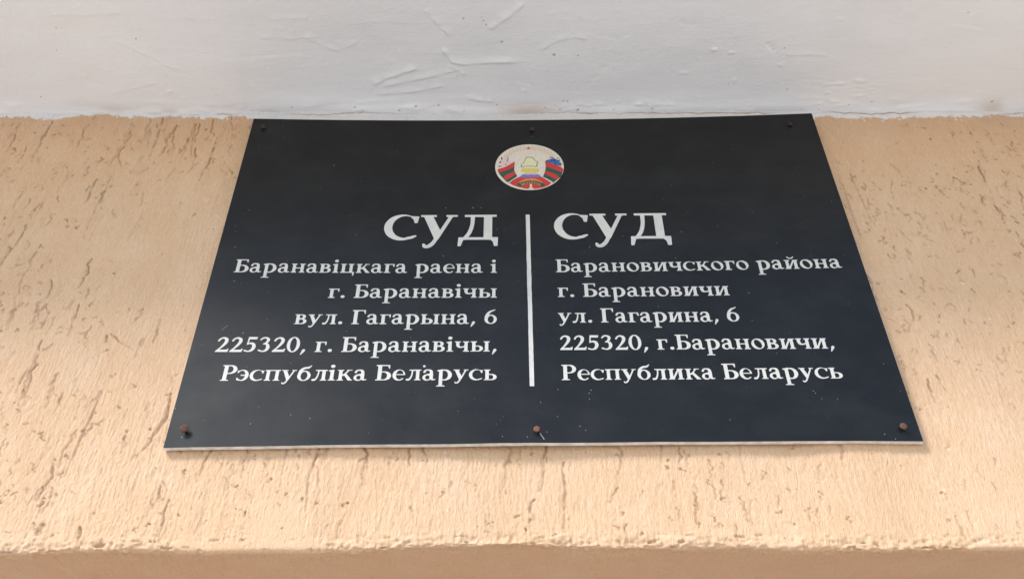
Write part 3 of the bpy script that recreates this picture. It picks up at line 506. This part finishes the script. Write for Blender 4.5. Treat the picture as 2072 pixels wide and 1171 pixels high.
piece('green_ribbon', EM['green'], m_green, 7); piece('orange_band', EM['orange'], m_or, 7); piece('knot', EM['knot'], m_cream, 8)
st = [(-5.14+(2.75 if i % 2 == 0 else 1.1)*math.sin(i*math.pi/5), 153.6+(2.75 if i % 2 == 0 else 1.1)*math.cos(i*math.pi/5)) for i in range(10)]
piece('star', [st], m_red, 3)
piece('leaf', EM['leaf'], m_leaf, 6)
piece('clover_flower', [circ(x, z, random.uniform(1.9, 2.6), random.uniform(1.7, 2.3), 9) for x, z in ((-29.5, 136.7), (-31.8, 132.5), (-27.3, 132.5), (-29.6, 129.2), (-33, 127.6), (-25.2, 131.2))], m_pink, 4)
fl = [(20.2, 132.7), (17.4, 133.6), (23.1, 133), (20.3, 135.2), (17.9, 131), (22.9, 129.6), (25.4, 129), (14.9, 133)]
piece('flax_flower', [circ(x, z, 2.9, 2.5, 10) for x, z in fl], m_blue, 4)
piece('flax_petal', [circ(x+random.uniform(-1, 1), z+random.uniform(-1, 1), .9, .8, 6) for x, z in fl+[(19, 131), (22, 131.5), (24, 131)]], m_lb, 5)
SEG = {'Р': ['0,0 0,2', '0,2 1,1.9 1,1.1 0,1'], 'Э': ['0,2 .8,1.9 1,1 .8,.1 0,0', '.3,1 1,1'], 'С': ['1,1.8 .4,2 0,1 .4,0 1,.2'], 'П': ['0,0 0,2 1,2 1,0'], 'У': ['0,2 .5,.9', '1,2 .2,0'],
       'Б': ['1,2 0,2 0,0 1,.1 1,1 0,1.1'], 'Л': ['0,0 .5,2 1,2 1,0'], 'І': ['.5,0 .5,2'], 'К': ['0,0 0,2', '1,2 0,1 1,0'], 'А': ['0,0 .5,2 1,0', '.2,.7 .8,.7'], 'Е': ['1,2 0,2 0,0 1,0', '0,1 .8,1'], 'Ь': ['0,2 0,0 1,.1 1,1 0,1.1']}
def arc_text(txt, cx_, cz_, rad, a0, a1, hgt, mat, lv):
    polys = []
    for i, ch in enumerate(txt):
        a = a0+(a1-a0)*(i+.5)/len(txt); wd_ = abs(a1-a0)*rad/len(txt)*.62
        for sg in SEG[ch]:
            P = [tuple(map(float, q_.split(','))) for q_ in sg.split()]
            for (u0, v0), (u1, v1) in zip(P[:-1], P[1:]):
                ll = math.hypot((u1-u0)*wd_, (v1-v0)*hgt/2) or 1; tx, tz = -(v1-v0)*hgt/2/ll*.17, (u1-u0)*wd_/ll*.17
                qd = []
                for u_, v_, s1 in ((u0, v0, 1), (u1, v1, 1), (u1, v1, -1), (u0, v0, -1)):
                    lx, lz = (u_-.5)*wd_+tx*s1, v_*hgt/2+tz*s1
                    r_ = rad+lz; th = a - lx/rad
                    qd.append((cx_+r_*math.cos(th), cz_+r_*math.sin(th)))
                polys.append(qd)
    # strokes cross: lift each a hair above the one before
    o = None; V = []; F = []
    for k, qd in enumerate(polys):
        b = len(V)
        for x, z in qd: V.append(on(x/1000, z/1000, .0003+lv*.00005+.00012+k*1.5e-6))
        F.append((b, b+3, b+2, b+1))
    me = bpy.data.meshes.new('ribbon_lettering'); me.from_pydata(V, [], F); me.materials.append(mat); me.update()
    return link(bpy.data.objects.new('ribbon_lettering', me), emb)
arc_text('РЭСПУБЛІКА', -3.5, 88.0, 16.4, R(131), R(49), 1.9, m_yel, 8)
arc_text('БЕЛАРУСЬ', -3.6, 83.5, 16.6, R(124), R(56), 1.9, m_yel, 8)

# nails
def nail(x, z, proud, r, mat, tx, tz, lab):
    bm = bmesh.new(); ns_ = 18
    prof = [(0, -.0011), (r*.55, -.00105), (r*.88, -.0007), (r, -.0002), (r*.97, .0003), (r*.5, .0006), (.0011, .0008)]
    rng_ = [1+random.gauss(0, .035) for _ in range(ns_)]
    rings = []
    for pr, py in prof[1:]:
        rings.append([bm.verts.new((pr*rng_[i]*math.cos(2*math.pi*i/ns_), py+random.gauss(0, .00005), pr*rng_[i]*math.sin(2*math.pi*i/ns_))) for i in range(ns_)])
    c0 = bm.verts.new((0, -.0011, 0))
    for i in range(ns_): bm.faces.new((c0, rings[0][(i+1) % ns_], rings[0][i]))
    for a, b in zip(rings[:-1], rings[1:]):
        for i in range(ns_): bm.faces.new((a[i], a[(i+1) % ns_], b[(i+1) % ns_], b[i]))
    bmesh.ops.recalc_face_normals(bm, faces=bm.faces)
    me = bpy.data.meshes.new('nail'); bm.to_mesh(me); bm.free(); me.materials.append(mat)
    o = link(bpy.data.objects.new('nail', me), sign); o.location = on(x/1000, z/1000, proud); o.rotation_euler = (tx, 0, tz); o['label'] = lab
    bm = bmesh.new(); bmesh.ops.create_cone(bm, cap_ends=True, segments=10, radius1=.0012, radius2=.0012, depth=proud+.012)
    bmesh.ops.transform(bm, matrix=Matrix.Translation((0, .0006+(proud+.012)/2, 0)) @ Matrix.Rotation(math.pi/2, 4, 'X'), verts=bm.verts)
    me = bpy.data.meshes.new('shank'); bm.to_mesh(me); bm.free(); me.materials.append(mat); link(bpy.data.objects.new('shank', me), o)
nail(-287.0, 184.6, .0020, .0027, M_RUST[1], R(5), R(4), 'dark rusted nail in the upper left corner')
nail(-1.1, 182.6, .0022, .0027, M_RUST[1], R(-4), R(2), 'dark rusted nail under the top edge above the emblem')
nail(273.2, 181.8, .0020, .0026, M_RUST[1], R(6), R(-5), 'blackened nail in the upper right corner')
nail(-285.7, -184.6, .0036, .0034, M_RUST[0], R(9), R(8), 'brown rusty nail sticking out in the lower left corner')
nail(-4.6, -189.0, .0034, .0026, M_RUST[2], R(3), R(-3), 'red rusty nail under the divider at the lower edge')
nail(286.3, -188.4, .0034, .0029, M_RUST[0], R(4), R(-4), 'brown rusty nail in the lower right corner')

# flecks of paint and scraps of vinyl left on the film
def blobs(name, items, mat, lv):
    V = []; F = []
    for (x, z, rx, rz, rot) in items:
        b = len(V); k = 7
        for i in range(k):
            a = 2*math.pi*i/k; q_ = random.uniform(.7, 1.2); u_, v_ = rx*q_*math.cos(a), rz*q_*math.sin(a)
            V.append(on((x+u_*math.cos(rot)-v_*math.sin(rot))/1000, (z+u_*math.sin(rot)+v_*math.cos(rot))/1000, lv))
        V.append(on(x/1000, z/1000, lv+.00015))
        for i in range(k): F.append((b+k, b+i, b+(i+1) % k))
    me = bpy.data.meshes.new(name); me.from_pydata(V, [], F); me.materials.append(mat); me.update()
    return tag(link(bpy.data.objects.new(name, me), sign), kind='stuff')
FK = [[-277.0,-28.2],[-257.8,-87.4],[-298.7,-163.7],[-301.0,-174.4],[-230.5,-163.3],[-234.4,-179.2],[-203.4,-171.3],[-187.2,-174.8],[-287.2,-190.6],[223.7,-152.6],[189.4,-46.8],[-21.7,18.1],[-87.6,2.8],[-88.0,66.4],[-61.3,66.2],[-53.5,66.2],[50.1,12.6],[129.2,-3.3],[82.5,26.2],[139.1,30.8],[12.4,-175.4],[30.1,-184.6],[41.1,-149.9],[39.3,-152.9],[-12.2,-194.3],[-0.8,-161.3],[-31.8,-193.7],[-0.9,-193.5],[-266.6,188.2],[-0.8,172.5],[-205.1,127.8],[-172.0,30.4],[-284.1,13.9],[-280.1,62.9],[265.6,74.6],[278.3,-198.1],[270.9,-193.7],[224.9,-154.6],[-214.0,-54.9]]
it = [(x, z, random.uniform(.25, .5), random.uniform(.3, .75), random.uniform(-.6, .6)) for x, z in FK]
it += [(-1.9+i*.55, -191.2-i*1.0, .55, .8, .5) for i in range(6)]
it += [(-276.5+i*1.1, -83.5+i*1.3, .3, .7, -.8) for i in range(4)]
for _ in range(120):
    x, z = random.uniform(-296, 296), 196-392*random.random()**.75
    it.append((x, z, random.uniform(.14, .34), random.uniform(.16, .5), random.uniform(-1, 1)))
blobs('paint_fleck', it, M_FLECK, .0003)
SC = [[-131.2,-68.3],[88.1,-70.1],[-97.8,-123.9],[-136.2,-123.5]]
blobs('vinyl_scrap', [(SC[0][0], SC[0][1], .5, 1.2, 0), (SC[1][0], SC[1][1], .5, 1.2, .1), (SC[2][0], SC[2][1], 1.3, 1.3, 0), (SC[3][0], SC[3][1], .8, .6, 0)], M_LET, .0003)
